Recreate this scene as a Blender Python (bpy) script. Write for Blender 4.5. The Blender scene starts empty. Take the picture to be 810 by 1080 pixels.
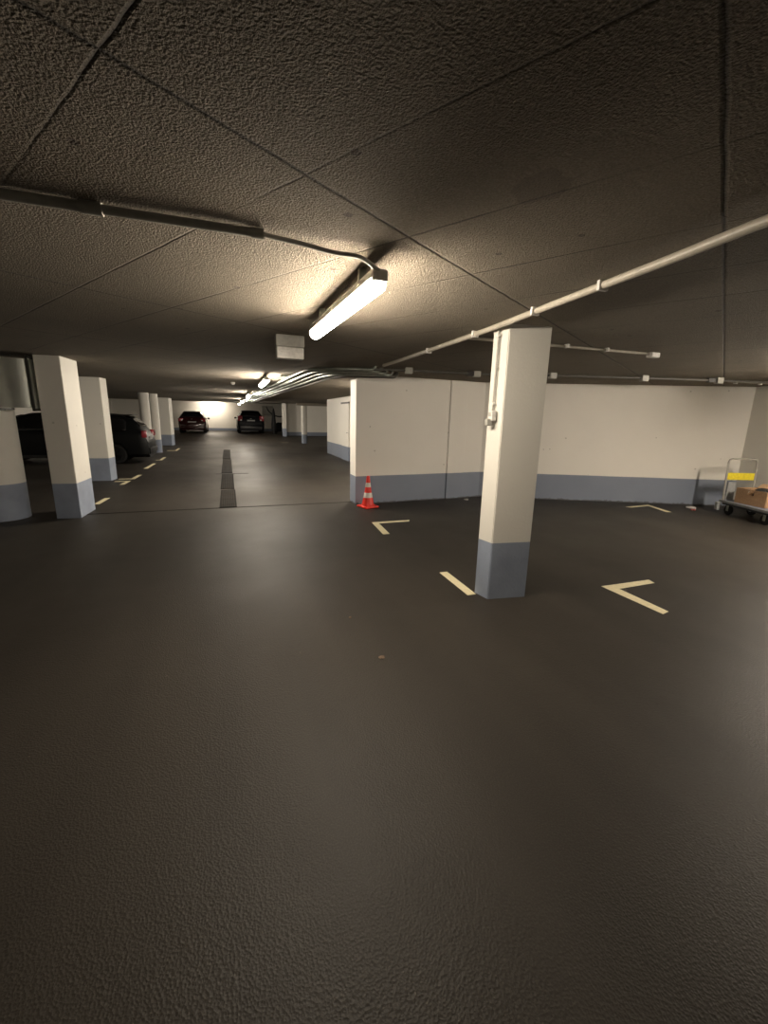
import bpy, bmesh, math, random
from mathutils import Vector, Matrix
random.seed(7)
sc = bpy.context.scene
COL = sc.collection
PI = math.pi
H = 2.36

# ------------------------------------------------------------------ materials
def _mat(name):
    m = bpy.data.materials.new(name); m.use_nodes = True
    nt = m.node_tree
    return m, nt, nt.nodes, nt.links, nt.nodes['Principled BSDF']

def set_in(b, key, v):
    if key in b.inputs: b.inputs[key].default_value = v

def simple(name, col, rough=.5, metal=0., coat=0., spec=.5, var=.12, scale=30., bump=0., bscale=200.):
    """procedural: base colour gently varied by noise, optional grain bump"""
    m, nt, N, L, b = _mat(name)
    tc = N.new('ShaderNodeTexCoord')
    nz = N.new('ShaderNodeTexNoise'); nz.inputs['Scale'].default_value = scale; nz.inputs['Detail'].default_value = 4
    L.new(tc.outputs['Object'], nz.inputs['Vector'])
    r = N.new('ShaderNodeValToRGB')
    r.color_ramp.elements[0].position = .3; r.color_ramp.elements[1].position = .7
    r.color_ramp.elements[0].color = [c*(1-var) for c in col[:3]]+[1]
    r.color_ramp.elements[1].color = [min(1, c*(1+var)) for c in col[:3]]+[1]
    L.new(nz.outputs['Fac'], r.inputs['Fac']); L.new(r.outputs['Color'], b.inputs['Base Color'])
    b.inputs['Roughness'].default_value = rough; b.inputs['Metallic'].default_value = metal
    set_in(b, 'Coat Weight', coat); set_in(b, 'Specular IOR Level', spec)
    if bump:
        n2 = N.new('ShaderNodeTexNoise'); n2.inputs['Scale'].default_value = bscale; n2.inputs['Detail'].default_value = 3
        L.new(tc.outputs['Object'], n2.inputs['Vector'])
        bp = N.new('ShaderNodeBump'); bp.inputs['Strength'].default_value = 1; bp.inputs['Distance'].default_value = bump
        L.new(n2.outputs['Fac'], bp.inputs['Height']); L.new(bp.outputs['Normal'], b.inputs['Normal'])
    return m

def math_node(N, L, op, a, b=None, c=None, clamp=False):
    n = N.new('ShaderNodeMath'); n.operation = op; n.use_clamp = clamp
    for i, v in enumerate((a, b, c)):
        if v is None: continue
        if isinstance(v, (int, float)): n.inputs[i].default_value = v
        else: L.new(v, n.inputs[i])
    return n.outputs[0]

def mix_col(N, L, fac, a, b):
    n = N.new('ShaderNodeMix'); n.data_type = 'RGBA'
    def s(sock, v):
        if isinstance(v, (tuple, list)): sock.default_value = list(v)[:3]+[1]
        else: L.new(v, sock)
    if isinstance(fac, (int, float)): n.inputs[0].default_value = fac
    else: L.new(fac, n.inputs[0])
    s(n.inputs[6], a); s(n.inputs[7], b)
    return n.outputs[2]

WALLC = (.86, .83, .765); BAND = (.25, .287, .365)

def wall_material(name, base=WALLC, band=None, zb=.535):
    """off-white paint with scuffs; below zb a painted grey-blue band"""
    m, nt, N, L, b = _mat(name)
    g = N.new('ShaderNodeNewGeometry'); sp = N.new('ShaderNodeSeparateXYZ'); L.new(g.outputs['Position'], sp.inputs[0])
    nz = N.new('ShaderNodeTexNoise'); nz.inputs['Scale'].default_value = 1.6; nz.inputs['Detail'].default_value = 6
    L.new(g.outputs['Position'], nz.inputs['Vector'])
    c = mix_col(N, L, math_node(N, L, 'MULTIPLY', nz.outputs['Fac'], .30), base, [v*.72 for v in base])
    # small pock marks
    vo = N.new('ShaderNodeTexVoronoi'); vo.inputs['Scale'].default_value = 3.4
    L.new(g.outputs['Position'], vo.inputs['Vector'])
    spot = math_node(N, L, 'LESS_THAN', vo.outputs['Distance'], .055)
    c = mix_col(N, L, math_node(N, L, 'MULTIPLY', spot, .45), c, (.25, .23, .2))
    if band:
        bz = math_node(N, L, 'MULTIPLY_ADD', nz.outputs['Fac'], .012, zb-.006)
        low = math_node(N, L, 'LESS_THAN', sp.outputs['Z'], bz)
        bc = mix_col(N, L, nz.outputs['Fac'], band, [v*.8 for v in band])
        n3 = N.new('ShaderNodeTexNoise'); n3.inputs['Scale'].default_value = 22; L.new(g.outputs['Position'], n3.inputs['Vector'])
        dz = math_node(N, L, 'MULTIPLY_ADD', n3.outputs['Fac'], .09, -.025)
        dirt = math_node(N, L, 'LESS_THAN', sp.outputs['Z'], dz)
        bc = mix_col(N, L, math_node(N, L, 'MULTIPLY', dirt, .75), bc, (.05, .045, .04))
        c = mix_col(N, L, low, c, bc)
    L.new(c, b.inputs['Base Color'])
    b.inputs['Roughness'].default_value = .62
    n2 = N.new('ShaderNodeTexNoise'); n2.inputs['Scale'].default_value = 45; L.new(g.outputs['Position'], n2.inputs['Vector'])
    bp = N.new('ShaderNodeBump'); bp.inputs['Strength'].default_value = .5; bp.inputs['Distance'].default_value = .003
    L.new(n2.outputs['Fac'], bp.inputs['Height']); L.new(bp.outputs['Normal'], b.inputs['Normal'])
    return m

def ceiling_material():
    m, nt, N, L, b = _mat('sprayed_concrete_ceiling')
    g = N.new('ShaderNodeNewGeometry')
    pos = g.outputs['Position']
    wob = N.new('ShaderNodeTexNoise'); wob.inputs['Scale'].default_value = 9; L.new(pos, wob.inputs['Vector'])
    def dot(v):
        d = N.new('ShaderNodeVectorMath'); d.operation = 'DOT_PRODUCT'; L.new(pos, d.inputs[0]); d.inputs[1].default_value = v
        return math_node(N, L, 'MULTIPLY_ADD', wob.outputs['Fac'], .008, d.outputs['Value'])
    n = dot((-.524, .852, 0)); t = dot((.852, .524, 0))
    def lines(v, off, per):
        a = math_node(N, L, 'SUBTRACT', v, off); a = math_node(N, L, 'DIVIDE', a, per)
        f = math_node(N, L, 'FRACT', a); f = math_node(N, L, 'SUBTRACT', f, .5); f = math_node(N, L, 'ABSOLUTE', f)
        f = math_node(N, L, 'SUBTRACT', .5, f); return math_node(N, L, 'MULTIPLY', f, per)   # distance to line
    d1 = lines(n, 1.18, 2.13)
    d2 = lines(t, .47, .58)
    single = math_node(N, L, 'ABSOLUTE', math_node(N, L, 'SUBTRACT', n, .12))
    d1 = math_node(N, L, 'MINIMUM', d1, single)
    fade = N.new('ShaderNodeTexNoise'); fade.inputs['Scale'].default_value = 1.3; L.new(pos, fade.inputs['Vector'])
    fd = math_node(N, L, 'MULTIPLY_ADD', fade.outputs['Fac'], .03, -.0085)     # width of the cross joints varies
    j1 = math_node(N, L, 'DIVIDE', d1, .011); j1 = math_node(N, L, 'SUBTRACT', 1, j1, clamp=True)
    j2 = math_node(N, L, 'DIVIDE', d2, .008); j2 = math_node(N, L, 'SUBTRACT', 1, j2, clamp=True)
    j2 = math_node(N, L, 'MULTIPLY', j2, math_node(N, L, 'MULTIPLY_ADD', fade.outputs['Fac'], 3.0, -.9, clamp=True))
    joint = math_node(N, L, 'MAXIMUM', j1, j2)
    # colour
    nz = N.new('ShaderNodeTexNoise'); nz.inputs['Scale'].default_value = 1.1; nz.inputs['Detail'].default_value = 7; L.new(pos, nz.inputs['Vector'])
    c = mix_col(N, L, nz.outputs['Fac'], (.205, .172, .129), (.13, .108, .080))
    gr = N.new('ShaderNodeTexNoise'); gr.inputs['Scale'].default_value = 140; gr.inputs['Detail'].default_value = 3; L.new(pos, gr.inputs['Vector'])
    c = mix_col(N, L, math_node(N, L, 'MULTIPLY_ADD', gr.outputs['Fac'], 1.6, -.6, clamp=True), c, (.32, .27, .205))
    # a brown damp patch of its own outline
    mp = N.new('ShaderNodeVectorMath'); mp.operation = 'SUBTRACT'; L.new(pos, mp.inputs[0]); mp.inputs[1].default_value = (1.02, 1.33, H)
    md = N.new('ShaderNodeVectorMath'); md.operation = 'LENGTH'; L.new(mp.outputs[0], md.inputs[0])
    w2 = N.new('ShaderNodeTexNoise'); w2.inputs['Scale'].default_value = 12; L.new(pos, w2.inputs['Vector'])
    pr = math_node(N, L, 'MULTIPLY_ADD', w2.outputs['Fac'], .10, .045)
    patch = math_node(N, L, 'LESS_THAN', md.outputs['Value'], pr)
    c = mix_col(N, L, math_node(N, L, 'MULTIPLY', patch, .5), c, (.13, .10, .08))
    c = mix_col(N, L, math_node(N, L, 'MULTIPLY', joint, .95), c, (.03, .024, .018))
    # dark pits
    vo = N.new('ShaderNodeTexVoronoi'); vo.inputs['Scale'].default_value = 3.1; L.new(pos, vo.inputs['Vector'])
    pit = math_node(N, L, 'LESS_THAN', vo.outputs['Distance'], .06)
    c = mix_col(N, L, math_node(N, L, 'MULTIPLY', pit, .7), c, (.07, .055, .04))
    L.new(c, b.inputs['Base Color']); b.inputs['Roughness'].default_value = .95
    # rough sprayed grain
    v2 = N.new('ShaderNodeTexVoronoi'); v2.inputs['Scale'].default_value = 120; L.new(pos, v2.inputs['Vector'])
    h = math_node(N, L, 'MULTIPLY_ADD', gr.outputs['Fac'], 1.3, math_node(N, L, 'MULTIPLY', v2.outputs['Distance'], -.5))
    h = math_node(N, L, 'MULTIPLY_ADD', joint, -1.2, h)
    h = math_node(N, L, 'MULTIPLY_ADD', fade.outputs['Fac'], 1.5, h)
    bp = N.new('ShaderNodeBump'); bp.inputs['Strength'].default_value = 1; bp.inputs['Distance'].default_value = .0105
    L.new(h, bp.inputs['Height']); L.new(bp.outputs['Normal'], b.inputs['Normal'])
    return m

def floor_material():
    m, nt, N, L, b = _mat('mastic_asphalt_floor')
    g = N.new('ShaderNodeNewGeometry'); pos = g.outputs['Position']
    nz = N.new('ShaderNodeTexNoise'); nz.inputs['Scale'].default_value = .55; nz.inputs['Detail'].default_value = 8; nz.inputs['Roughness'].default_value = .6
    L.new(pos, nz.inputs['Vector'])
    # tyre-polished streaks stretched along the aisle
    mp = N.new('ShaderNodeMapping'); mp.inputs['Scale'].default_value = (1.6, .18, 1); L.new(pos, mp.inputs['Vector'])
    st = N.new('ShaderNodeTexNoise'); st.inputs['Scale'].default_value = 1.2; st.inputs['Detail'].default_value = 5; L.new(mp.outputs[0], st.inputs['Vector'])
    c = mix_col(N, L, nz.outputs['Fac'], FLOOR_A, FLOOR_B)
    c = mix_col(N, L, math_node(N, L, 'MULTIPLY_ADD', st.outputs['Fac'], 1.6, -.5, clamp=True), c, FLOOR_C)
    gr = N.new('ShaderNodeTexNoise'); gr.inputs['Scale'].default_value = 160; gr.inputs['Detail'].default_value = 2; L.new(pos, gr.inputs['Vector'])
    c = mix_col(N, L, math_node(N, L, 'MULTIPLY_ADD', gr.outputs['Fac'], 2.2, -1.0, clamp=True), c, (.056, .048, .040))
    # sparse pale scratches / crumbs
    vo = N.new('ShaderNodeTexVoronoi'); vo.inputs['Scale'].default_value = 3.5; L.new(pos, vo.inputs['Vector'])
    cr = math_node(N, L, 'LESS_THAN', vo.outputs['Distance'], .014)
    c = mix_col(N, L, math_node(N, L, 'MULTIPLY', cr, .5), c, (.22, .19, .15))
    L.new(c, b.inputs['Base Color'])
    rg = math_node(N, L, 'MULTIPLY_ADD', nz.outputs['Fac'], .30, FLOOR_R)
    L.new(rg, b.inputs['Roughness'])
    set_in(b, 'Specular IOR Level', FLOOR_S)
    v2 = N.new('ShaderNodeTexVoronoi'); v2.inputs['Scale'].default_value = 110; L.new(pos, v2.inputs['Vector'])
    h = math_node(N, L, 'MULTIPLY_ADD', gr.outputs['Fac'], .6, v2.outputs['Distance'])
    h = math_node(N, L, 'MULTIPLY_ADD', nz.outputs['Fac'], 2., h)
    bp = N.new('ShaderNodeBump'); bp.inputs['Strength'].default_value = 1; bp.inputs['Distance'].default_value = .0013
    L.new(h, bp.inputs['Height']); L.new(bp.outputs['Normal'], b.inputs['Normal'])
    return m
FLOOR_A = (.030, .0257, .0208); FLOOR_B = (.015, .0129, .0106); FLOOR_C = (.044, .0378, .0305); FLOOR_R = .38; FLOOR_S = .24

def emit(name, col, s):
    m, nt, N, L, b = _mat(name)
    b.inputs['Base Color'].default_value = (.9, .9, .88, 1); b.inputs['Roughness'].default_value = .4
    tc = N.new('ShaderNodeTexCoord'); nz = N.new('ShaderNodeTexNoise'); nz.inputs['Scale'].default_value = 3
    L.new(tc.outputs['Object'], nz.inputs['Vector'])
    c = mix_col(N, L, nz.outputs['Fac'], col, [v*.97 for v in col])
    L.new(c, b.inputs['Emission Color']); b.inputs['Emission Strength'].default_value = s
    return m

def stripes_material(name):
    """traffic cone: red body with two white reflective rings, by height"""
    m, nt, N, L, b = _mat(name)
    tc = N.new('ShaderNodeTexCoord'); sp = N.new('ShaderNodeSeparateXYZ'); L.new(tc.outputs['Object'], sp.inputs[0])
    z = sp.outputs['Z']
    def band(a, c_):
        return math_node(N, L, 'MULTIPLY', math_node(N, L, 'GREATER_THAN', z, a), math_node(N, L, 'LESS_THAN', z, c_))
    w = math_node(N, L, 'MAXIMUM', band(.185, .275), band(.375, .455))
    L.new(mix_col(N, L, w, (.85, .035, .02), (.78, .74, .68)), b.inputs['Base Color'])
    b.inputs['Roughness'].default_value = .4
    return m

M = dict(
    wall=wall_material('painted_wall', band=BAND),
    plain=wall_material('painted_plain', base=(.74, .715, .655)),
    band=simple('grey_blue_paint', BAND, .6, var=.12, scale=4, bump=.002, bscale=40),
    ceiling=ceiling_material(), floor=floor_material(),
    beam=simple('bare_concrete', (.22, .19, .15), .9, bump=.004, bscale=60),
    lamp_body=simple('grey_polycarbonate', (.42, .41, .38), .45),
    lamp=emit('lit_diffuser', (1., .872, .70), 18.5), lamp_boosted=emit('brighter_diffuser', (1., .89, .74), 33.), lamp_right_boosted=emit('boosted_right_diffuser', (1., .88, .73), 46.),  # all single tubes; raised strengths brighten the far aisle and right walls
    conduit=simple('cream_conduit', (.45, .41, .34), .4),
    galv=simple('galvanised_steel', (.34, .37, .33), .38, metal=.85, var=.15, scale=12),
    duct=simple('galvanised_duct_sheet', (.74, .76, .71), .30, metal=.85, var=.12, scale=2.2),
    duct_trim=simple('dark_duct_flange', (.06, .06, .055), .5, metal=.6),
    dark_pipe=simple('dark_pipe', (.09, .085, .075), .5),
    box=simple('grey_box_plastic', (.38, .37, .33), .5),
    darkbox=simple('dark_box_plastic', (.035, .032, .03), .5),
    white=simple('white_plastic', (.72, .70, .66), .4),
    mark=simple('cream_road_paint', (.78, .70, .46), .7, var=.10, scale=25),
    grate=simple('cast_iron_grate', (.026, .022, .017), .7, metal=.0, spec=.1, bump=.002),
    seal=simple('joint_sealant', (.014, .0125, .011), .8, spec=.1),
    cone=stripes_material('cone_plastic'), red=simple('red_plastic', (.85, .035, .02), .4),
    black=simple('black_rubber', (.006, .006, .006), .85, var=.2),
    paint_black=simple('black_car_paint', (.0025, .003, .0035), .45, spec=.2),
    paint_blue=simple('blue_black_car_paint', (.0022, .003, .005), .5, spec=.15),
    paint_red=simple('dark_red_car_paint', (.018, .002, .002), .25, coat=.6),
    glass=simple('tinted_car_glass', (.006, .006, .007), .06),
    tail=simple('red_tail_lens', (.22, .015, .025), .15, coat=.5),
    lens=simple('clear_lamp_lens', (.55, .53, .50), .15),
    chrome=simple('chrome', (.75, .75, .75), .15, metal=1.),
    rim=simple('alloy_rim', (.02, .02, .022), .35, metal=.9),
    plate=simple('number_plate', (.25, .25, .24), .4),
    trim=simple('black_car_trim', (.015, .015, .016), .45),
    cartblue=simple('blue_grey_deck', (.14, .16, .24), .5),
    cartgrey=simple('grey_powder_coat', (.30, .31, .31), .45),
    tube=simple('chromed_tube', (.42, .40, .36), .4, metal=.3),
    yellow=simple('yellow_panel', (.80, .66, .03), .45),
    cardboard=simple('brown_cardboard', (.36, .22, .12), .8, bump=.001),
    cardin=simple('cardboard_flap', (.50, .33, .20), .8),
    paper=simple('crumpled_paper', (.55, .52, .50), .8), foil=simple('red_wrapper', (.35, .08, .07), .5),
    leaf=simple('dry_leaf', (.14, .095, .06), .8),
    cover=simple('black_cover_cloth', (.010, .010, .011), .7, bump=.01, bscale=12),
    hose=simple('black_hose', (.02, .02, .02), .5),
)

# ------------------------------------------------------------------ mesh helpers
class MB:
    def __init__(s): s.bm = bmesh.new()
    def box(s, c, size, rz=0., bevel=.0, rot=None):
        r = bmesh.ops.create_cube(s.bm, size=1)
        vs = r['verts']
        bmesh.ops.scale(s.bm, vec=size, verts=vs)
        if bevel:
            es = list({e for v in vs for e in v.link_edges})
            b = bmesh.ops.bevel(s.bm, geom=es, offset=bevel, segments=2, affect='EDGES', profile=.5)
            vs = list({v for f in b['faces'] for v in f.verts} | {v for v in vs if v.is_valid})
        mt = Matrix.Translation(c) @ (rot if rot else Matrix.Rotation(rz, 4, 'Z'))
        bmesh.ops.transform(s.bm, matrix=mt, verts=vs)
        return s
    def prism(s, pts, z0, z1):
        """vertical prism over a counter-clockwise outline"""
        lo = [s.bm.verts.new((x, y, z0)) for x, y in pts]; hi = [s.bm.verts.new((x, y, z1)) for x, y in pts]
        n = len(pts)
        s.bm.faces.new(lo[::-1]); s.bm.faces.new(hi)
        for i in range(n): s.bm.faces.new((lo[i], lo[(i+1) % n], hi[(i+1) % n], hi[i]))
        return s
    def tube(s, path, r, seg=12, caps=True, closed=False):
        P = [Vector(p) for p in path]; n = len(P); rings = []
        up = Vector((0, 0, 1))
        for i, p in enumerate(P):
            if closed: d = (P[(i+1) % n]-P[i-1])
            else: d = (P[min(i+1, n-1)]-P[max(i-1, 0)])
            d.normalize()
            a = d.cross(up)
            if a.length < 1e-3: a = d.cross(Vector((0, 1, 0)))
            a.normalize(); b = a.cross(d)
            rr = r[i] if isinstance(r, (list, tuple)) else r
            rings.append([s.bm.verts.new(p+rr*(math.cos(2*PI*k/seg)*a+math.sin(2*PI*k/seg)*b)) for k in range(seg)])
        m = n if closed else n-1
        for i in range(m):
            A, B = rings[i], rings[(i+1) % n]
            for k in range(seg): s.bm.faces.new((A[k], A[(k+1) % seg], B[(k+1) % seg], B[k]))
        if caps and not closed: s.bm.faces.new(rings[0][::-1]); s.bm.faces.new(rings[-1])
        return s
    def lathe(s, prof, seg=32, c=(0, 0, 0), axis='Z'):
        rings = []
        for r, z in prof:
            ring = []
            for k in range(seg):
                a = 2*PI*k/seg
                v = Vector((r*math.cos(a), r*math.sin(a), z))
                if axis == 'Y': v = Vector((v.x, v.z, v.y))
                if axis == 'X': v = Vector((v.z, v.x, v.y))
                ring.append(s.bm.verts.new(v+Vector(c)))
            rings.append(ring)
        for A, B in zip(rings, rings[1:]):
            for k in range(seg): s.bm.faces.new((A[k], A[(k+1) % seg], B[(k+1) % seg], B[k]))
        s.bm.faces.new(rings[0][::-1]); s.bm.faces.new(rings[-1])
        return s
    def grid(s, rows):
        V = [[s.bm.verts.new(p) for p in r] for r in rows]
        for A, B in zip(V, V[1:]):
            for k in range(len(A)-1): s.bm.faces.new((A[k], A[k+1], B[k+1], B[k]))
        return s
    def build(s, name, mat, parent=None, smooth=False, loc=None, rz=0., solid=0.):
        bmesh.ops.remove_doubles(s.bm, verts=s.bm.verts, dist=1e-5)
        bmesh.ops.recalc_face_normals(s.bm, faces=s.bm.faces)
        me = bpy.data.meshes.new(name); s.bm.to_mesh(me); s.bm.free()
        if smooth:
            me.shade_smooth()
            try: me.set_sharp_from_angle(angle=math.radians(38))
            except Exception: pass
        o = bpy.data.objects.new(name, me); COL.objects.link(o)
        me.materials.append(mat)
        if parent: o.parent = parent
        if loc is not None: o.location = loc
        o.rotation_euler.z = rz
        if solid:
            md = o.modifiers.new('thick', 'SOLIDIFY'); md.thickness = solid; md.offset = 0
        return o

def tag(o, label=None, cat=None, group=None, kind=None):
    if label: o['label'] = label
    if cat: o['category'] = cat
    if group: o['group'] = group
    if kind: o['kind'] = kind
    return o
def empty(name, loc, label, cat, group=None, rz=0.):
    o = bpy.data.objects.new(name, None); COL.objects.link(o); o.location = loc; o.rotation_euler.z = rz
    o.empty_display_size = .1
    return tag(o, label, cat, group)
def struct(o, label, cat): return tag(o, label, cat, kind='structure')
def copy_tree(o, parent=None):
    c = o.copy(); COL.objects.link(c)
    if parent: c.parent = parent
    for ch in list(o.children): copy_tree(ch, c)
    return c

# ------------------------------------------------------------------ the shell
def rise(y):
    """the far end of the garage climbs a gentle ramp"""
    t = min(1, max(0, (y-26.5)/4.5)); return .33*t*t*(3-2*t)

def slab(name, mat, z, t):
    mb = MB(); ys = [-7.4, 26.5]+[26.5+.5*i for i in range(1, 10)]+[38.4]
    rows = [[(x, y, z+rise(y)) for x in (-8.6, 14.)] for y in ys]
    rows2 = [[(x, y, z+rise(y)+t) for x in (-8.6, 14.)] for y in ys]
    V = [[mb.bm.verts.new(p) for p in r] for r in rows]; W = [[mb.bm.verts.new(p) for p in r] for r in rows2]
    for i in range(len(ys)-1):
        mb.bm.faces.new((V[i][0], V[i][1], V[i+1][1], V[i+1][0])); mb.bm.faces.new((W[i][0], W[i][1], W[i+1][1], W[i+1][0]))
        for k in (0, 1): mb.bm.faces.new((V[i][k], V[i+1][k], W[i+1][k], W[i][k]))
    for i in (0, -1): mb.bm.faces.new((V[i][0], V[i][1], W[i][1], W[i][0]))
    return mb.build(name, mat)
struct(slab('floor', M['floor'], 0, -.2), 'dark asphalt parking garage floor', 'floor')
struct(slab('ceiling', M['ceiling'], H, .2), 'low rough concrete ceiling with diagonal panel joints', 'ceiling')

def wallbox(name, pts, label, z0=-.05, z1=H+.05, mat='wall'):
    return struct(MB().prism(pts, z0, z1).build(name, M[mat]), label, 'wall')
# wing wall on the right of the aisle, bending towards the far right corner
CX, CY = 9.62, 5.47                        # corner at the far right
KX, KY = 4.98, 7.66                        # bend
wallbox('wall_right', [(2.17, 7.46), (KX, KY), (CX, CY), (CX+.3, CY+.25), (KX+.25, KY+.35), (2.17, 7.84)],
        'cream wall with a blue-grey painted band, bending beyond the big pillar')
d = Vector((-.36, -.93)).normalized()
ex, ey = CX+d.x*13.2, CY+d.y*13.2
wallbox('wall_far_right', [(CX, CY), (ex, ey), (ex+.4, ey-.1), (CX+.4, CY+.1)], 'side wall beside the platform trolley', mat='plain')
wallbox('wall_back', [(-8.2, -7.2), (8., -7.2), (8., -6.9), (-8.2, -6.9)], 'wall behind the camera')
wallbox('wall_left', [(-8.4, -7.2), (-8.1, -7.2), (-8.1, 38.), (-8.4, 38.)], 'grey left wall behind the parked dark hatchback', z1=H+.4)
wallbox('wall_far', [(-8.1, 37.), (8.2, 37.), (8.2, 37.3), (-8.1, 37.3)], 'far end wall behind the red and black cars', z0=-.05, z1=H+.5)
wallbox('wall_aisle_right', [(4.15, 7.9), (4.4, 7.9), (4.4, 18.9), (4.15, 18.9)], 'pale wall set back past the pillar end of the wing wall')
wallbox('wall_recess', [(4.4, 18.6), (7.9, 18.6), (7.9, 18.9), (4.4, 18.9)], 'return wall of the right-hand parking recess')
wallbox('wall_recess_side', [(7.7, 18.9), (8., 18.9), (8., 37.), (7.7, 37.)], 'outer wall of the right-hand parking recess', z1=H+.4)
wallbox('wall_recess_end', [(3.6, 29.9), (7.7, 29.9), (7.7, 30.15), (3.6, 30.15)], 'grey wall with dark blue band behind the slim round column', z1=H+.4)
# door leaf in the set-back wall
dr = struct(MB().box((4.135, 15.6, 1.05), (.05, 1.0, 2.1), bevel=.006).build('door_1', M['wall']), 'flush pale door in the set-back wall', 'door')
MB().box((4.10, 15.2, 1.05), (.06, .13, .025), bevel=.006).build('door_handle', M['chrome'], dr)
MB().box((4.105, 15.6, 2.13), (.04, 1.12, .06)).build('door_frame', M['dark_pipe'], dr)
# downstand beams
struct(MB().box((5.7, 25., H-.06), (4.0, .3, .16)).build('trim_1', M['beam']), 'dark concrete beam across the right-hand recess ceiling', 'beam')
struct(MB().box((-1.6, 35.2, H+.255), (13., .35, .17)).build('trim_2', M['beam']), 'low concrete beam before the far end wall', 'beam')
# pilaster on the wing wall
struct(MB().box((4.34, 7.62, H/2), (.40, .06, H), rz=math.atan2(.2, 2.81), bevel=.004).build('trim_3', M['wall']), 'shallow pilaster on the wing wall left of the big pillar', 'pilaster')

# floor joint and drain
struct(MB().box((.55, 7.72, .001), (5.6, .035, .006)).build('trim_4', M['seal']), 'dark sealed joint across the aisle floor at the drain', 'floor joint')
def drain(x, y0, y1, label):
    o = empty('floor_drain', (x, (y0+y1)/2, 0), label, 'drain', 'drain grates along the aisle'); l = y1-y0
    f = MB()
    for s in (-1, 1): f.box((s*.135, 0, .004), (.02, l, .012))
    for s in (-1, 1): f.box((0, s*(l/2-.01), .004), (.27, .02, .012))
    f.box((0, 0, .0015), (.25, l, .004)); f.build('frame', M['seal'], o)
    g = MB()
    for i in range(7): g.box((-.105+.035*i, 0, .008), (.012, l-.05, .006))
    for i in range(int(l/.5)): g.box((0, -l/2+.25+.5*i, .0065), (.24, .02, .006))
    g.build('grate', M['grate'], o)
for x, a, b, lb in ((-.085, 7.75, 9.6, 'slotted drain grate nearest the camera in the aisle floor'),
                    (-.10, 9.75, 12.2, 'second drain grate along the aisle, up to the small floor cross joint'),
                    (-.12, 12.5, 16.5, 'third drain grate along the aisle floor'),
                    (-.14, 16.7, 21., 'farthest drain grate in the aisle floor')): drain(x, a, b, lb)
struct(MB().box((.02, 12.35, .001), (.85, .05, .006)).build('trim_5', M['seal']), 'short dark joint across the drain line', 'floor joint')

# ------------------------------------------------------------------ pillars
BZ = .535
def pillar(pts, z0, label, zt=H):
    """square pillar: cream shaft above a grey-blue painted base"""
    cx = sum(p[0] for p in pts)/4; cy = sum(p[1] for p in pts)/4
    o = empty('concrete_pillar', (cx, cy, z0), label, 'pillar', 'square pillars')
    loc = [(x-cx, y-cy) for x, y in pts]
    for nm, a, b, m in (('shaft', BZ, zt-z0, 'plain'), ('painted_base', 0., BZ, 'band')):
        mb = MB().prism(loc, a, b)
        es = [e for e in mb.bm.edges if abs(e.verts[0].co.z-e.verts[1].co.z) > .1]
        bmesh.ops.bevel(mb.bm, geom=es, offset=.006, segments=2, affect='EDGES')
        p = mb.build(nm, M[m], o)
        tag(p, {'shaft': 'cream upper shaft', 'painted_base': 'grey-blue painted base'}[nm])
    return o
def rect(x0, y0, x1, y1, a=0.):
    """rectangle from its near-left corner, turned about that corner"""
    w, h = x1-x0, y1-y0; c, s = math.cos(a), math.sin(a)
    return [(x0+u*c-v*s, y0+u*s+v*c) for u, v in ((0, 0), (w, 0), (w, h), (0, h))]
PF = rect(2.150, 3.03, 2.530, 3.225, math.radians(-8))
PF[3] = (2.118, 3.205); PF[2] = (PF[1][0]-.03, PF[1][1]+.19)
pillar(PF, 0, 'big nearest cream pillar with a grey-blue base and a switch on its side')
pillar([(-2.53, 7.50), (-2.205, 7.46), (-2.18, 8.12), (-2.50, 8.14)], 0, 'first square pillar left of the aisle, beside the metal duct')
pillar([(-3.11, 11.56), (-2.70, 11.52), (-2.655, 11.90), (-3.07, 11.95)], 0, 'second square pillar left of the aisle, in front of the dark hatchback')
pillar([(-3.55, 24.2), (-2.78, 24.1), (-2.70, 24.7), (-3.5, 24.8)], 0, 'third square pillar left of the aisle, near the red car')
pillar([(3.44, 29.3), (3.66, 29.3), (3.66, 29.9), (3.44, 29.9)], rise(29.6), 'slim white far pillar right of the black car', zt=H+rise(29.6))

def column(x, y, r, label, band=True, z1=H):
    o = empty('round_column', (x, y, 0), label, 'column', 'round columns')
    if band:
        MB().lathe([(r, BZ), (r, z1)], 40).build('shaft', M['plain'], o, smooth=True)
        MB().lathe([(r, 0), (r, BZ)], 40).build('painted_base', M['band'], o, smooth=True)
    else: MB().lathe([(r, 0), (r, z1)], 40).build('shaft', M['plain'], o, smooth=True)
column(-3.27, 7.76, .32, 'thick round column at the left edge under the metal duct', z1=1.60)
column(-3.05, 19.0, .18, 'round column half hidden behind the rear of the dark hatchback')
column(-2.83, 19.75, .17, 'second thin round column right behind the dark hatchback')
column(4.30, 26., .17, 'slim round white column standing in the right-hand recess')

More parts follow.
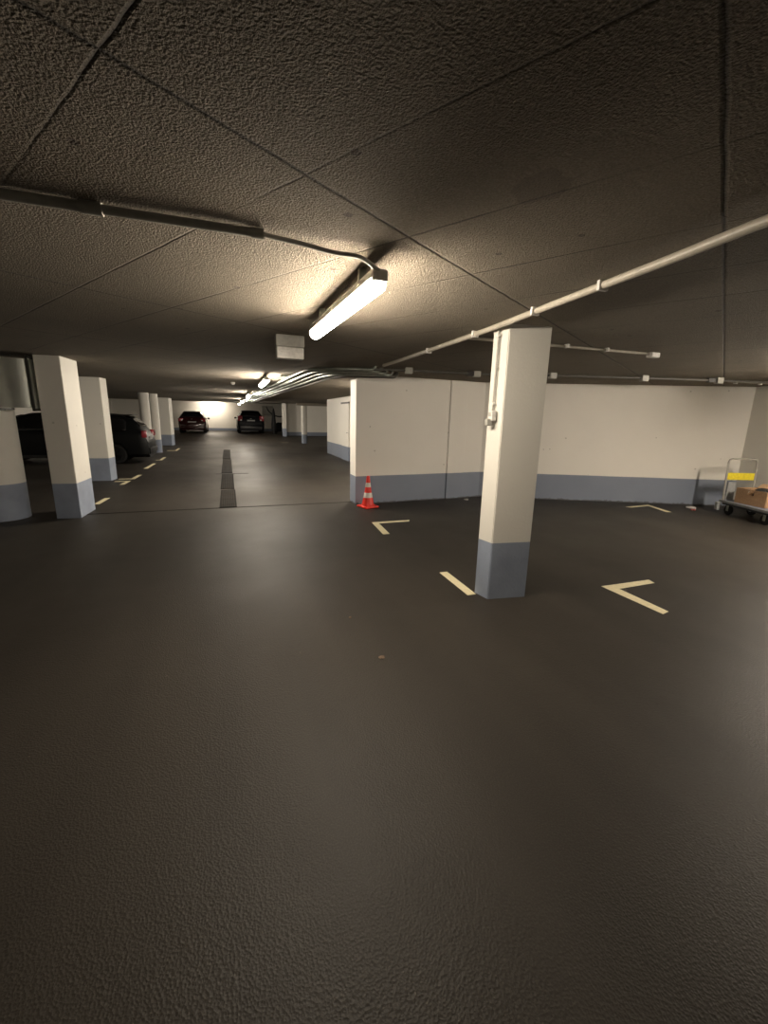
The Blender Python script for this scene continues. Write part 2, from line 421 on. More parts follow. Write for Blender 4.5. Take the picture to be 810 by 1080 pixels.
# ------------------------------------------------------------------ lamps
def make_lamp():
    o = empty('tube_light', (0, 0, 0), '', 'ceiling light', 'tube lights along the aisle')
    L_ = 1.42
    mb = MB()
    # housing: rounded trapezoid section swept along Y
    sec = [(-.041, -.010), (-.041, .004), (-.032, .034), (.032, .034), (.041, .004), (.041, -.010)]
    rows = [[(x, y, z) for x, z in sec+[sec[0]]] for y in (-L_/2, L_/2)]
    mb.grid(rows)
    for r in rows: mb.bm.faces.new([mb.bm.verts.new(p) for p in r[:-1]])
    mb.build('housing', M['lamp_body'], o)
    d_ = MB(); sec = []
    for k in range(13):
        a = PI*.90+PI*1.20*k/12; sec.append((.044*math.cos(a), -.024+.044*math.sin(a)))
    ys = [-L_/2+.012, -L_/2+.03]+[L_/2-.03, L_/2-.012]; sh = [.86, 1, 1, .86]
    rows = [[(x*s, y, -.02+(z+.02)*s) for x, z in sec] for y, s in zip(ys, sh)]
    d_.grid(rows)
    for r in (rows[0], rows[-1]): d_.bm.faces.new([d_.bm.verts.new(p) for p in r])
    d_.build('diffuser', M['lamp'], o, smooth=True)
    for y in (-.5, 0, .5):
        for s in (-1, 1): MB().box((s*.037, y, .006), (.006, .03, .026), bevel=.001).build('clip', M['chrome'], o)
    for y in (-.45, .45): MB().box((0, y, .072), (.04, .03, .075)).build('mounting_bracket', M['galv'], o)
    for s in (-1, 1): MB().box((0, s*(L_/2+.002), .002), (.078, .026, .052), bevel=.008).build('end_cap', M['white'], o)
    return o
LZ = 2.255
lamp0 = make_lamp()
spots = [(.688, 2.765, .028, 'bright nearest tube light on the ceiling above the aisle'),
         (.70, 9.0, 0, 'second tube light along the aisle, beside the pipe bundle'),
         (.68, 15.3, 0, 'third tube light from the camera along the aisle'),
         (.67, 21.6, 0, 'fourth tube light from the camera along the aisle'),
         (.66, 27.3, 0, 'fifth tube light, above the ramp before the parked cars'),
         (-1.15, 36.1, PI/2, 'farthest tube light washing the end wall beside the red car'),
         (3.35, 9.7, 0, 'added unseen tube light brightening the recess behind the wing wall'),  # added lamp, kept out of sight, to brighten the recess ceiling and wall
         (7.35, 2.15, math.radians(-22), 'tube light off to the right in front of the trolley corner')]  # unseen tube casting the trolley shadow, emission raised to lift the right walls
for i, (x, y, a, lb) in enumerate(spots):
    o = lamp0 if i == 0 else copy_tree(lamp0)
    o.location = (x, y, LZ+rise(y)+(.03 if y > 36 else 0)); o.rotation_euler.z = a; o['label'] = lb
    if i:                                                # most other tubes get raised emission to brighten their surroundings
        for ch in o.children:
            if ch.name.startswith('diffuser'):
                ch.data = ch.data.copy(); ch.data.materials[0] = M['lamp_right_boosted' if i == 7 else ('lamp' if i in (5, 6) else 'lamp_boosted')]

# ------------------------------------------------------------------ conduits and pipes
def smooth_path(pts, n=8):
    P = [Vector(p) for p in pts]; out = []
    for i in range(len(P)-1):
        p0 = P[max(i-1, 0)]; p1 = P[i]; p2 = P[i+1]; p3 = P[min(i+2, len(P)-1)]
        for k in range(n):
            t = k/n
            out.append(.5*((2*p1)+(p2-p0)*t+(2*p0-5*p1+4*p2-p3)*t*t+(3*p1-p0-3*p2+p3)*t**3))
    out.append(P[-1]); return out
def clipset(o, pts, r, mat='white'):
    for x, y, a in pts:
        MB().box((x, y, H-r-.004), (.022, 2*r+.022, 2*r+.012), rz=a, bevel=.004).build('clip', M[mat], o)
# right conduit: along the aisle, past the top of the big pillar
o = empty('ceiling_conduit', (0, 0, 0), 'long cream conduit on the ceiling passing the top of the big pillar', 'conduit', 'ceiling conduits')
cr = .021
MB().tube(smooth_path([(1.80, -3., H-.025), (1.86, .6, H-.025), (1.93, 1.6, H-.025), (2.0, 2.5, H-.025), (2.06, 3.3, H-.025), (2.10, 4.6, H-.025), (2.12, 5.9, H-.025)], 5), cr).build('pipe', M['conduit'], o, smooth=True)
clipset(o, [(1.96, 1.95, PI/2), (2.0, 2.55, PI/2), (2.06, 3.4, PI/2), (2.1, 4.4, PI/2)], cr)
# left cable along the ceiling towards the lamp
o = empty('ceiling_cable_duct', (0, 0, 0), 'brown cable pipe crossing the ceiling from the left to the nearest lamp', 'cable', 'ceiling conduits')
MB().tube([(-3.5, 2.10, H-.022), (-.44, 2.035, H-.022)], .019).build('pipe', M['dark_pipe_l'] if 'dark_pipe_l' in M else M['box'], o, smooth=True)
MB().tube([(-.44, 2.035, H-.022), (.16, 2.015, H-.022)], .017).build('pipe', M['box'], o, smooth=True)
MB().tube([(-.47, 2.036, H-.022), (-.40, 2.034, H-.022)], .023).build('coupling', M['box'], o, smooth=True)
MB().tube(smooth_path([(.14, 2.017, H-.022), (.32, 2.03, H-.028), (.48, 2.035, H-.042), (.60, 2.02, H-.05), (.70, 2.05, H-.085)], 6), .010).build('cable', M['box'], o, smooth=True)
MB().tube([(.13, 2.017, H-.022), (.18, 2.015, H-.022)], .021).build('coupling', M['box'], o, smooth=True)
# short side conduit behind the big pillar
o = empty('ceiling_conduit', (0, 0, 0), 'short white conduit ending in a fitting, right of the big pillar top', 'conduit', 'ceiling conduits')
MB().tube([(2.06, 3.60, H-.02), (3.0, 3.56, H-.02), (4.28, 3.50, H-.02)], .014).build('pipe', M['conduit'], o, smooth=True)
for x in (2.75, 3.2, 3.7): MB().box((x, 3.555-(x-2.75)*.035, H-.017), (.03, .05, .036), bevel=.004).build('clip', M['white'], o)
MB().box((4.33, 3.495, H-.03), (.13, .07, .055), bevel=.012).build('fitting', M['white'], o)
# conduit with boxes along the ceiling towards the far right corner
o = empty('ceiling_conduit', (0, 0, 0), 'long dark conduit with junction boxes running above the cream wall', 'conduit', 'ceiling conduits')
line = [(1.75, 6.35), (2.6, 6.12), (3.7, 5.98), (4.8, 5.55), (6.2, 5.10), (7.4, 4.75), (8.75, 4.45)]
MB().tube([(x, y, H-.045) for x, y in line], .017).build('pipe', M['dark_pipe'], o, smooth=True)
MB().tube([(x+.03, y+.11, H-.030) for x, y in line], .014).build('pipe', M['box'], o, smooth=True)
for i, (x, y) in enumerate(line[1:-1]):
    MB().box((x, y, H-.048), (.11, .08, .09), rz=-.2, bevel=.006).build('junction_box', M['box'], o)
for x, y in ((3.60, 6.0), (7.28, 4.79)): MB().box((x, y, H-.045), (.12, .06, .07), rz=-.3, bevel=.006).build('coupling', M['darkbox'], o)
o = empty('ceiling_conduit', (0, 0, 0), 'thin white conduit near the ceiling at the far right corner', 'conduit', 'ceiling conduits')
MB().tube([(7.95, 4.95, H-.02), (9.3, 4.72, H-.02)], .013).build('pipe', M['conduit'], o, smooth=True)
for x in (8.1, 8.6): MB().box((x, 4.925-(x-8.1)*.17, H-.03), (.05, .05, .05), bevel=.008).build('clip', M['white'], o)
# bundle of pipes along the aisle, curving right over the wing wall
names = ['galvanised pipe nearest the aisle lamps in the ceiling bundle', 'second galvanised pipe of the ceiling bundle', 'third galvanised pipe of the ceiling bundle', 'fourth galvanised pipe of the ceiling bundle', 'outermost dark pipe of the ceiling bundle, nearest the wing wall']
for i in range(5):
    x0 = 1.12+.15*i; yb = 6.15+.16*i; r = (.021, .026, .02, .026, .034)[i]
    z = H-.055-.004*i
    path = [(x0-.42, 25.6, z), (x0-.30, 17., z), (x0-.05, 9.4, z), (x0, 7.9, z), (x0+.06, yb+.75, z), (x0+.25, yb+.35, z), (x0+.75, yb+.12, z)]
    path += [(x0+.95, yb+.11, z+.01), (x0+1.0, yb+.10, H+.02)]
    p = MB().tube(smooth_path(path, 6), r).build('ceiling_pipe', M['galv' if i < 4 else 'dark_pipe'], None, smooth=True)
    tag(p, names[i], 'pipe', 'ceiling pipes beside the aisle')
for k, y in enumerate((8.3, 11.4, 14.6, 18., 22.)):
    xc = 1.40-.035*max(0, y-8.3)*.8 if y < 14 else 1.40-.16-.02*(y-14.6)
    tag(MB().box((xc-.02, y, H-.025), (.85, .04, .026)).build('pipe_bracket', M['galv']),
        'steel bracket over the pipe bundle, ' + ('nearest the wing wall', 'second along the aisle', 'third along the aisle', 'fourth along the aisle', 'farthest along the aisle')[k], 'bracket', 'pipe bundle brackets')
# conduit and switch on the pillar
fx = lambda z: 0
o = empty('light_switch', (2.122, 3.115, 1.60), 'small white switch box on the left face of the big pillar', 'switch', rz=math.radians(-8))
MB().box((-.016, 0, .04), (.045, .075, .085), bevel=.008).build('switch_box', M['white'], o)
MB().box((-.045, -.005, -.012), (.055, .045, .06), bevel=.01).build('plug', M['box'], o)
MB().box((-.041, 0, .055), (.006, .04, .035), bevel=.002).build('rocker', M['lamp_body'], o)
o = empty('pillar_conduit', (2.122, 3.12, 1.66), 'thin grey conduit running down the big pillar to its switch', 'conduit', rz=math.radians(-8))
MB().tube([(-.012, 0, .02), (-.010, -.004, .66)], .008).build('pipe', M['box'], o, smooth=True)
for z in (.08, .62): MB().box((-.012, 0, z), (.03, .04, .02), bevel=.004).build('clip', M['white'], o)
# emergency light box on the ceiling
o = empty('ceiling_emergency_light', (.60, 4.40, H+.004), 'white emergency light box hanging from the ceiling past the lamp', 'emergency light')
MB().box((0, 0, -.055), (.27, .12, .11), bevel=.006).build('housing', M['box'], o)
MB().box((0, 0, -.165), (.26, .10, .11), bevel=.01).build('diffuser', M['white'], o)
MB().box((0, -.055, -.150), (.19, .008, .012)).build('reflector_strip', M['white'], o)
# little sensor on the far ceiling
o = tag(MB().lathe([(.05, 0), (.05, -.03), (.03, -.06), (.0, -.065)][::-1], 20).build('ceiling_sensor', M['white'], smooth=True, loc=(.15, 11.0, H)), 'small round white sensor on the aisle ceiling', 'sensor')

# ------------------------------------------------------------------ duct at the left edge
o = empty('ventilation_duct', (-2.56, 7.44, 0), 'shiny sheet metal ventilation duct at the upper left edge', 'duct')
z0, z1 = 1.61, 2.31
def bulge(xa, xb, n=14, d_=.05):
    rows = []
    for k in range(n+1):
        x = xa+(xb-xa)*k/n; b_ = d_*math.sin(PI*k/n)
        rows.append([(x, -.02-b_, z0+.02), (x, -.02-b_, z1-.02)])
    return rows
for xa, xb in ((-.42, -.02), (-1.0, -.45), (-1.6, -1.03), (-2.4, -1.63), (-3.4, -2.43), (-5.3, -3.43)):
    mb = MB(); rows = bulge(xa, xb); mb.grid(rows)
    back = [[(r[0][0], .42, r[0][2]), (r[0][0], .42, r[1][2])] for r in rows]; mb.grid(back)
    mb.grid([[a[0] for a in rows], [a[0] for a in back]]); mb.grid([[a[1] for a in rows], [a[1] for a in back]])
    mb.grid([rows[0], back[0]]); mb.grid([rows[-1], back[-1]])
    mb.build('duct_panel', M['duct'], o, smooth=True)
for x in (-.005, -.435, -1.015, -1.615, -2.415, -3.415):
    mb = MB()
    for z in (z0-.005, z1+.005): mb.box((x, .2, z), (.028, .52, .035))
    for y in (-.05, .45): mb.box((x, y, (z0+z1)/2), (.028, .03, z1-z0+.04))
    if x == -.005: MB().box((x-.006, .2, (z0+z1)/2), (.008, .46, z1-z0)).build('end_plate', M['duct'], o)
    mb.build('flange', M['duct_trim'], o)
for x in (-.9, -3.): MB().box((x, .2, (z1+H)/2), (.03, .03, H-z1)).build('hanger', M['galv'], o)

# ------------------------------------------------------------------ floor markings
def strip(pts, label, group='cream bay marking strips'):
    cx = sum(p[0] for p in pts)/len(pts); cy = sum(p[1] for p in pts)/len(pts)
    z = rise(cy)
    mb = MB().prism([(x-cx, y-cy) for x, y in pts], 0, .0025)
    tag(mb.build('floor_marking', M['mark'], loc=(cx, cy, z+.0003)), label, 'floor marking', group)
w = .095
strip([(2.02, 3.16), (2.11, 3.16), (2.13, 3.77), (2.04, 3.77)], 'cream painted strip on the floor at the big pillar base')
strip([(1.97, 5.36), (2.07, 5.36), (2.12, 5.97), (2.63, 5.97), (2.68, 6.06), (2.03, 6.06)], 'cream L-shaped bay mark in front of the traffic cone')
strip([(3.45, 2.31), (3.545, 2.33), (3.56, 2.85), (4.06, 2.86), (4.08, 2.945), (3.44, 2.955)], 'cream angle mark on the floor right of the big pillar')
strip([(7.30, 5.98), (7.36, 5.90), (7.86, 5.93), (7.66, 5.42), (7.76, 5.38), (7.98, 6.04)], 'cream angle mark by the wall near the litter')
strip([(-2.32, 8.55), (-2.23, 8.55), (-2.20, 9.15), (-2.29, 9.15)], 'small cream strip just past the first left pillar')
strip([(-2.60, 11.32), (-2.36, 11.32), (-2.40, 10.85), (-2.30, 10.85), (-2.27, 11.42), (-2.60, 11.42)], 'cream L mark beside the second left pillar, nearer one')
strip([(-2.60, 11.72), (-2.25, 11.72), (-2.22, 12.5), (-2.32, 12.5), (-2.34, 11.82), (-2.60, 11.82)], 'cream L mark beside the second left pillar, farther one')
strip([(-2.41, 13.9), (-2.31, 13.9), (-2.28, 15.3), (-2.38, 15.3)], 'cream strip on the floor beside the dark hatchback rear')
strip([(-2.45, 16.4), (-2.25, 16.4), (-2.25, 17.5), (-2.35, 17.5), (-2.35, 16.5), (-2.45, 16.5)], 'cream mark past the dark hatchback')
strip([(-2.6, 20.6), (-2.2, 20.6), (-2.2, 22.), (-2.3, 22.), (-2.3, 20.75), (-2.6, 20.75)], 'cream mark between the round columns and the third left pillar')
strip([(3.0, 26.6), (3.4, 26.6), (3.4, 26.75), (3.0, 26.75)], 'tiny cream mark near the far slim white pillar')

# ------------------------------------------------------------------ traffic cone
o = empty('traffic_cone', (2.33, 7.19, 0), 'red and white traffic cone at the end of the wing wall', 'traffic cone', rz=.3)
MB().box((0, 0, .0175), (.30, .30, .035), bevel=.012).build('base', M['red'], o)
MB().lathe([(.128, .03), (.118, .05), (.105, .08), (.092, .16), (.083, .19), (.081, .19), (.068, .275), (.066, .277), (.052, .37), (.051, .375), (.040, .455), (.031, .55), (.028, .575), (.018, .578)], 32).build('cone_body', M['cone'], o, smooth=True)

# ------------------------------------------------------------------ cars
def smoothstep(a, b, x):
    t = min(1, max(0, (x-a)/(b-a))); return t*t*(3-2*t)
def interp(tab, x):
    if x <= tab[0][0]: return tab[0][1:]
    for p, q in zip(tab, tab[1:]):
        if x <= q[0]:
            t = (x-p[0])/(q[0]-p[0]); return tuple(a+(b-a)*t for a, b in zip(p[1:], q[1:]))
    return tab[-1][1:]
def make_car(name, loc, heading, paint, Ln=4.2, W=1.80, Ht=1.48, label='', suv=0., roofy=None, plate_label=None, long_roof=0.):
    """x runs from the rear bumper (0) to the nose (Ln); origin at the rear centre on the ground"""
    root = empty(name, loc, label, 'car', rz=heading)
    s = Ln/4.2; h = Ht; hw = W/2
    # x, half width, belt height, roof half width, top height (fractions of the height)
    T = [(0, .86, .40, .84, .43), (.05, .93, .50, .88, .55), (.12, .965, .63, .84, .665), (.22, .98, .64, .76, .76), (.40, .99, .645, .66, .905),
         (.62, 1, .64, .63, .965), (1.2, 1, .635, .645, .995), (1.8, 1, .63, .645, 1.), (2.35+long_roof, 1, .62, .63, .965), (2.62+long_roof, .995, .615, .65, .90),
         (3.22+long_roof, .985, .605, .80, .665), (3.36+long_roof, .98, .60, .82, .63), (3.95, .95, .53, .78, .555), (4.12, .88, .44, .74, .46), (4.2, .76, .33, .66, .35)]
    zb = .13*h
    def sec(x):
        w_, b_, rw, tz = interp(T, x/s); return hw*w_, h*b_, hw*rw, h*tz
    def ring(x):
        w_, b_, rw, tz = sec(x)
        half = [(0, zb), (w_*.80, zb), (w_*.97, zb+.10), (w_*1.0, zb+(b_-zb)*.55), (w_*.985, zb+(b_-zb)*.86), (w_*.955, b_),
                (w_*.955*.5+rw*.5+.01, (b_+tz)/2), (rw, tz-.012*h), (rw*.86, tz+.002), (rw*.4, tz+.014*h), (0, tz+.016*h)]
        return half
    xs = []
    for p, q in zip(T, T[1:]):
        n = max(1, int((q[0]-p[0])/.14)); xs += [s*(p[0]+(q[0]-p[0])*k/n) for k in range(n)]
    xs.append(s*T[-1][0])
    mb = MB(); rows = []
    for x in xs:
        r = ring(x); full = [(x, y, z) for y, z in r]+[(x, -y, z) for y, z in r[-2:0:-1]]; rows.append(full+[full[0]])
    mb.grid(rows)
    mb.bm.verts.ensure_lookup_table()
    for r in (rows[0], rows[-1]): mb.bm.faces.new([mb.bm.verts.new(p) for p in r[:-1]])
    body = mb.build('body', M[paint], root, smooth=True)
    # cut the wheel wells
    axle = (.80*s, 3.38*s); wr = .315
    cut = MB()
    for ax in axle:
        for sy in (-1, 1): cut.lathe([(wr+.05, -.17), (wr+.05, .17)], 24, c=(ax, sy*(hw-.08), wr-.01), axis='Y')
    co = cut.build('cutter', M['trim'])
    co.parent = root
    bpy.context.view_layer.update()
    md = body.modifiers.new('wells', 'BOOLEAN'); md.object = co; md.operation = 'DIFFERENCE'; md.solver = 'EXACT'
    dg = bpy.context.evaluated_depsgraph_get()
    me = bpy.data.meshes.new_from_object(body.evaluated_get(dg)); body.modifiers.clear(); body.data = me
    if not me.materials: me.materials.append(M[paint])
    me.shade_smooth()
    try: me.set_sharp_from_angle(angle=math.radians(35))
    except Exception: pass
    bpy.data.objects.remove(co)
    for ax in axle:
        for sy in (-1, 1):
            wmb = MB().lathe([(.19, -.10), (.27, -.11), (wr-.01, -.085), (wr, -.05), (wr, .05), (wr-.01, .085), (.27, .11), (.19, .10)], 32, c=(ax, sy*(hw-.125), wr), axis='Y')
            wo = wmb.build('wheel', M['black'], root, smooth=True)
            rm = MB(); rm.lathe([(.20, .0), (.20, .02), (.17, .025), (.165, .005)], 32, c=(ax, sy*(hw-.02)-.011*(1+sy), wr), axis='Y')
            for k in range(5):
                a = 2*PI*k/5
                rm.box((ax+.09*math.cos(a), sy*(hw-.012), wr+.09*math.sin(a)), (.19, .02, .04), rot=Matrix.Rotation(-a, 4, 'Y'))
            rm.build('rim', M['rim'], wo)
    # glass patches lying just proud of the body
    def patch(fn, us, vs, nm, mat, parent=root, t=.012):
        mb_ = MB(); rows_ = [[fn(u, v) for v in vs] for u in us]; mb_.grid(rows_)
        return mb_.build(nm, M[mat], parent, smooth=True, solid=t)
    def lin(a, b, n): return [a+(b-a)*k/n for k in range(n+1)]
    def topf(x, f):                                       # top surface across the car
        w_, b_, rw, tz = sec(x); return (x, f*rw*.93, tz+.012+.006*(1-abs(f)))
    patch(lambda x, f: (topf(x, f)[0]-.012, topf(x, f)[1], topf(x, f)[2]), [s*v for v in (.19, .24, .30, .36, .42, .52)], lin(-1, 1, 8), 'rear_window', 'glass')
    patch(lambda x, f: (topf(x, f)[0]+.012, topf(x, f)[1], topf(x, f)[2]), [s*(v+long_roof) for v in (2.5, 2.62, 2.8, 3.0, 3.18)], lin(-1, 1, 8), 'windscreen', 'glass')
    for sy in (-1, 1):
        def side(x, f):
            w_, b_, rw, tz = sec(x); b_ += .02; t_ = tz-.035*h
            mid = (b_+t_)/2
            y0 = w_*.955; y1 = rw
            y = y0+(y1-y0)*f + .012+.01*math.sin(PI*f)
            return (x, sy*(y+.004), b_+(t_-b_)*f)
        for a, b in ((.50, .98), (1.04, 1.80), (1.86, 2.72+long_roof)):
            patch(side, lin(a*s, b*s, 6), lin(.04, .96, 4), 'side_window', 'glass')
        # lamps, mirrors, handles
        tl = MB(); pts = []
        for (x, z) in ((.10, .52), (.16, .72)): pass
        tl.box((.115, sy*hw*.80, h*(.60+.06*suv)), (.15, hw*.34, h*(.14+.08*suv)), bevel=.02, rz=sy*.25)
        tl_o = tl.build('tail_light', M['tail'], root, smooth=True)
        MB().box((.062, sy*hw*.72, h*.585), (.04, hw*.10, h*.05), bevel=.008).build('reversing_lens', M['lens'], tl_o)
        MB().box((3.98*s, sy*hw*.74, h*.47), (.22, hw*.30, h*.08), bevel=.03, rz=-sy*.35).build('headlight', M['lens'], root, smooth=True)
        mr = MB().box(((2.78+long_roof)*s, sy*(hw+.06), h*.665), (.12, .17, .12), bevel=.035).build('wing_mirror', M[paint], root, smooth=True)
        for x in (1.5, 2.35): MB().box(((x)*s, sy*(hw+.004), h*.575), (.15, .025, .022), bevel=.008).build('door_handle', M[paint], root)
        MB().box((2.0*s, sy*(hw*.985), zb+.05), (1.95*s, .03, .09), bevel=.01).build('sill_trim', M['trim'], root)
    MB().box((.0, 0, h*.255), (.09, hw*1.62, h*.13), bevel=.03).build('rear_bumper', M['trim' if suv else paint], root, smooth=True)
    MB().box((4.17*s, 0, h*.22), (.09, hw*1.4, h*.12), bevel=.03).build('front_bumper', M['trim'], root, smooth=True)
    MB().box((4.18*s, 0, h*.34), (.05, hw*.8, h*.07), bevel=.01).build('grille', M['trim'], root)
    pl = MB().box((.055 if suv else .03, 0, h*(.56 if suv else .50)), (.03, .52, .115), bevel=.004).build('number_plate', M['plate'], root)
    MB().box((.10, 0, h*.64), (.03, .10, .03), bevel=.008).build('tailgate_handle', M['chrome'], root)
    MB().box((.47*s, 0, h*.975), (.22, hw*1.1, .025), bevel=.01).build('roof_spoiler', M[paint], root)
    MB().tube([(.02, hw*.55, .22), (.18, hw*.55, .22)], .03).build('exhaust_pipe', M['chrome'], root, smooth=True)
    MB().tube([(.30*s, .02, h*.80), (.21*s, -.22, h*.755)], .008).build('rear_wiper', M['trim'], root)
    return root
make_car('hatchback_car', (-2.46, 16.15, 0), PI, 'paint_black', Ln=4.85, W=1.82, Ht=1.56, long_roof=.35, label='black hatchback parked behind the second left pillar, tail to the aisle')
make_car('hatchback_car', (-2.32, 31.6, rise(31.6)), PI/2, 'paint_red', Ln=4.0, W=1.76, Ht=1.46, label='dark red hatchback parked at the far end with its rear to the camera')
make_car('suv_car', (1.50, 31.6, rise(31.6)), PI/2, 'paint_blue', Ln=4.3, W=1.86, Ht=1.60, suv=1., label='black tall car parked at the far end right of the red car')

# things beside the black car
zf = rise(33)
o = empty('folded_parasol', (3.05, 31.6, rise(31.6)), 'tall dark covered pole standing right of the black car', 'covered pole')
MB().lathe([(.16, 0), (.16, .05), (.04, .07)], 24).build('foot', M['trim'], o, smooth=True)
MB().lathe([(.10, .12), (.17, .35), (.17, .7), (.13, 1.1), (.10, 1.5), (.05, 1.75), (.02, 1.80)], 20).build('cover', M['cover'], o, smooth=True)
MB().tube([(0, 0, .06), (0, 0, .14)], .03).build('pole', M['trim'], o)
def scooter(loc):
    r = empty('covered_scooter', loc, 'low black covered two-wheeler beside the slim far pillar', 'scooter', rz=.2)
    mb = MB(); rows = []
    prof = [(-.75, .10, .45), (-.6, .22, .62), (-.3, .26, .80), (0, .27, .78), (.3, .26, .86), (.5, .22, 1.02), (.62, .12, .80), (.7, .06, .5)]
    for x, w_, t_ in prof:
        rows.append([(x, w_, .14), (x, w_*1.05, .4*t_), (x, w_*.8, .8*t_), (x, w_*.3, t_), (x, -w_*.3, t_), (x, -w_*.8, .8*t_), (x, -w_*1.05, .4*t_), (x, -w_, .14)])
    mb.grid(rows)
    for rr in (rows[0], rows[-1]): mb.bm.faces.new([mb.bm.verts.new(p) for p in rr])
    mb.build('cover', M['cover'], r, smooth=True, solid=.01)
    for x in (-.52, .52):
        MB().lathe([(.15, -.05), (.22, -.05), (.24, 0), (.22, .05), (.15, .05)], 28, c=(x, 0, .24), axis='Y').build('wheel', M['black'], r, smooth=True)
scooter((3.75, 32.8, zf))
o = empty('wall_hose', (0, 0, 0), 'dark hose looping down the end wall right of the black car', 'hose')
MB().tube(smooth_path([(3.0, 36.95, 2.35), (3.2, 36.93, 1.95), (3.6, 36.93, 1.65), (4.0, 36.93, 1.55), (4.4, 36.95, 1.6)], 8), .05).build('pipe', M['hose'], o, smooth=True)
tag(MB().box((3.1, 36.95, 2.0), (.9, .08, .75), bevel=.02).build('wall_cabinet', M['box']), 'grey cabinet on the end wall above the hose', 'cabinet')

# ------------------------------------------------------------------ platform trolley
ca = math.atan2(-.93, -.36)                              # long axis, away from the handle
o = empty('platform_trolley', (8.60, 5.10, 0), 'platform trolley with U-shaped handle in the far right corner', 'trolley', rz=ca)
LC, WC = 1.05, .60                                        # local x along the deck, local y to its other side (towards the wall)
sgn = 1
MB().box((LC/2, sgn*WC/2, .245), (LC, WC, .03), bevel=.008).build('deck', M['cartblue'], o)
MB().box((LC/2, sgn*WC/2, .205), (LC-.06, WC-.06, .05)).build('underframe', M['trim'], o)
fr = MB()
for y in (0, WC): fr.box((LC/2, y*sgn, .243), (LC+.02, .025, .045), bevel=.006)
for x in (0, LC): fr.box((x, sgn*WC/2, .243), (.025, WC, .045), bevel=.006)
fr.build('edge_bumper', M['cartgrey'], o)
hp = [(0.02, .04, .2), (0.0, .04, .55), (-.02, .04, .95), (-.021, .055, 1.0), (-.022, .10, 1.02), (-.022, WC-.10, 1.02), (-.021, WC-.055, 1.0), (-.02, WC-.04, .95), (0, WC-.04, .55), (.02, WC-.04, .2)]
MB().tube(hp, .018).build('handle', M['tube'], o, smooth=True)
MB().box((-.003, WC/2-.01, .70), (.022, WC-.11, .13), bevel=.004).build('sign_panel', M['yellow'], o)
MB().box((.03, .13, .43), (.03, .14, .34), bevel=.004).build('support_panel', M['cartgrey'], o)
for x in (.13, LC-.13):
    for y in (.09, WC-.09):
        c_ = MB().lathe([(.045, -.02), (.085, -.02), (.09, 0), (.085, .02), (.045, .02)], 28, c=(x, y, .09), axis='Y').build('castor_wheel', M['black'], o, smooth=True)
        f_ = MB(); f_.box((x, y-.028, .125), (.05, .006, .11)); f_.box((x, y+.028, .125), (.05, .006, .11)); f_.box((x, y, .184), (.07, .07, .008))
        f_.build('castor_fork', M['galv'], c_)
MB().box((-.01, -.02, .14), (.07, .06, .15), bevel=.01).build('corner_bumper', M['cartgrey'], o)
# cardboard crate on the deck
v = Vector((math.cos(ca), math.sin(ca))); wv = Vector((-math.sin(ca), math.cos(ca)))
cpos = Vector((8.60, 5.10))+v*.50+wv*.30
o = empty('cardboard_box', (cpos.x, cpos.y, .262), 'open brown cardboard box lying on the trolley deck', 'box', rz=ca+.12)
bx, by, bz = .56, .40, .27
MB().box((0, 0, .004), (bx, by, .006)).build('bottom', M['cardboard'], o)
for sx in (-1, 1):
    mb = MB(); y2 = by/2; X = sx*bx/2
    mb.box((X, 0, bz*.32), (.008, by, bz*.64)); mb.box((X, 0, bz*.95), (.008, by, bz*.10))
    for sy in (-1, 1): mb.box((X, sy*by*.33, bz*.77), (.008, by*.34, bz*.26))
    mb.build('end_panel', M['cardboard'], o)
for sy in (-1, 1):
    mb = MB(); mb.box((0, sy*by/2, bz*.32), (bx, .008, bz*.64)); mb.box((0, sy*by/2, bz*.94), (bx, .008, bz*.12))
    for sx in (-1, 1): mb.box((sx*bx*.30, sy*by/2, bz*.76), (bx*.40, .008, bz*.26))
    mb.build('side_panel', M['cardboard'], o)
MB().box((0, by/2+.05, bz+.03), (bx, .008, .13), rot=Matrix.Rotation(math.radians(-58), 4, 'X')).build('flap', M['cardin'], o)
MB().box((bx/2+.05, 0, bz+.02), (.13, by, .008), rot=Matrix.Rotation(math.radians(20), 4, 'Y')).build('flap', M['cardboard'], o)
o = tag(MB().box((0, 0, .14), (.28, .20, .28), bevel=.05).build('dark_bag', M['cover'], loc=(cpos.x+.02, cpos.y, .271), rz=.3), 'dark bundle lying inside the cardboard box', 'bag')

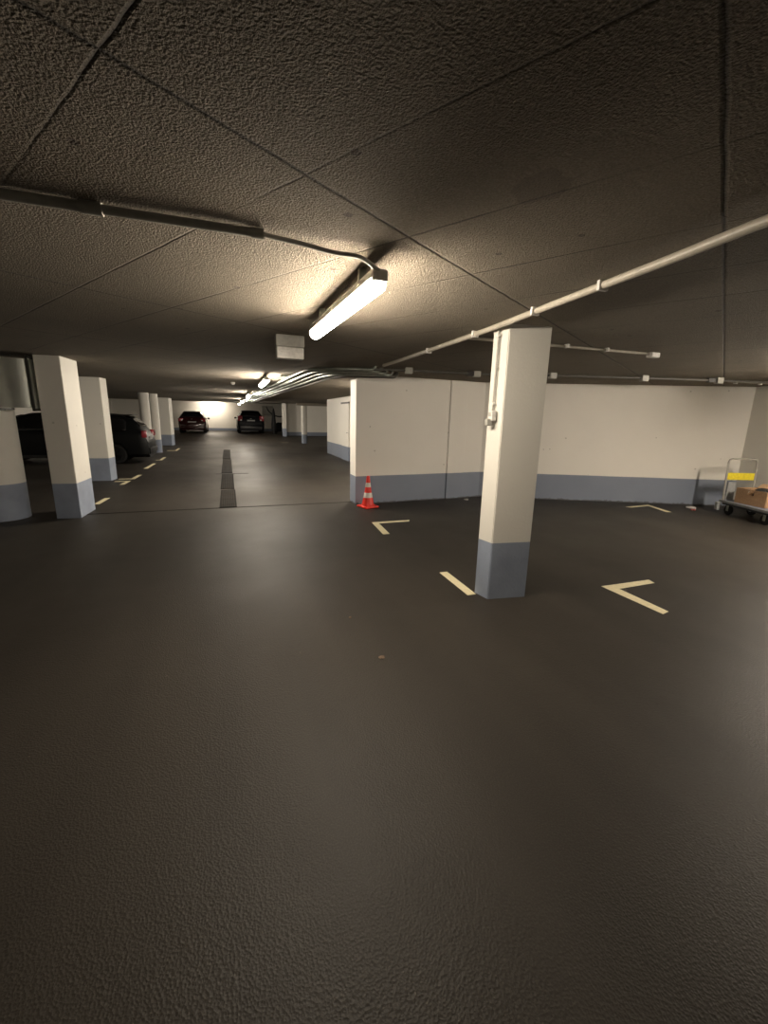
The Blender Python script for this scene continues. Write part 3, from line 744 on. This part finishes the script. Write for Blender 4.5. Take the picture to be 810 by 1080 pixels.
# ------------------------------------------------------------------ litter
def crumple(name, loc, r, mat, label, cat, flat=.45, seed=1):
    rnd = random.Random(seed); mb = MB()
    bmesh.ops.create_icosphere(mb.bm, subdivisions=2, radius=r)
    for v_ in mb.bm.verts:
        v_.co *= rnd.uniform(.7, 1.2); v_.co.z = max(v_.co.z*flat, -r*flat*.6)
    zmin = min(v_.co.z for v_ in mb.bm.verts)
    for v_ in mb.bm.verts: v_.co.z -= zmin
    return tag(mb.build(name, M[mat], loc=loc), label, cat)
crumple('paper_litter', (8.52, 5.53, 0), .09, 'paper', 'crumpled pale paper on the floor by the wall left of the trolley', 'litter', .3, 3)
crumple('wrapper_litter', (8.38, 5.40, 0), .045, 'foil', 'small reddish wrapper beside the crumpled paper', 'litter', .4, 5)
crumple('dry_leaf', (.90, 2.42, 0), .022, 'leaf', 'small brown scrap on the floor in the foreground below the big pillar', 'leaf', .25, 8)
crumple('pebble', (.85, 3.05, 0), .012, 'leaf', 'tiny brown pebble on the middle of the foreground floor', 'pebble', .6, 9)
crumple('paper_litter', (4.52, 7.38, 0), .05, 'paper', 'small pale scrap at the foot of the wing wall pilaster', 'litter', .35, 11)

# ------------------------------------------------------------------ camera, world, view
cam = bpy.data.cameras.new('camera'); co = bpy.data.objects.new('camera', cam); COL.objects.link(co); sc.camera = co
Xc = Vector((0.93980642, -0.05335359, 0.33751635)); Yc = Vector((-0.34093841, -0.21263458, 0.91572241)); Uc = Vector((0.02291057, -0.97567409, -0.21802563))
right = Vector((Xc[0], Yc[0], Uc[0])); down = Vector((Xc[1], Yc[1], Uc[1])); fwd = Vector((Xc[2], Yc[2], Uc[2]))
m = Matrix.Identity(4)
for i in range(3): m[i][0] = right[i]; m[i][1] = -down[i]; m[i][2] = -fwd[i]
m.translation = (0, 0, 1.6); co.matrix_world = m
cam.sensor_fit = 'AUTO'; cam.sensor_width = 36; cam.lens = 36*441.56/1080; cam.clip_start = .02; cam.clip_end = 200
wd = bpy.data.worlds.new('world'); sc.world = wd; wd.use_nodes = True
wd.node_tree.nodes['Background'].inputs[0].default_value = (0, 0, 0, 1); wd.node_tree.nodes['Background'].inputs[1].default_value = 0
sc.view_settings.view_transform = 'Standard'; sc.view_settings.look = 'None'; sc.view_settings.gamma = 1
sc.view_settings.use_curve_mapping = False; sc.view_settings.exposure = 3.1
sc.cycles.use_denoising = True
sc.cycles.max_bounces = 10; sc.cycles.diffuse_bounces = 6
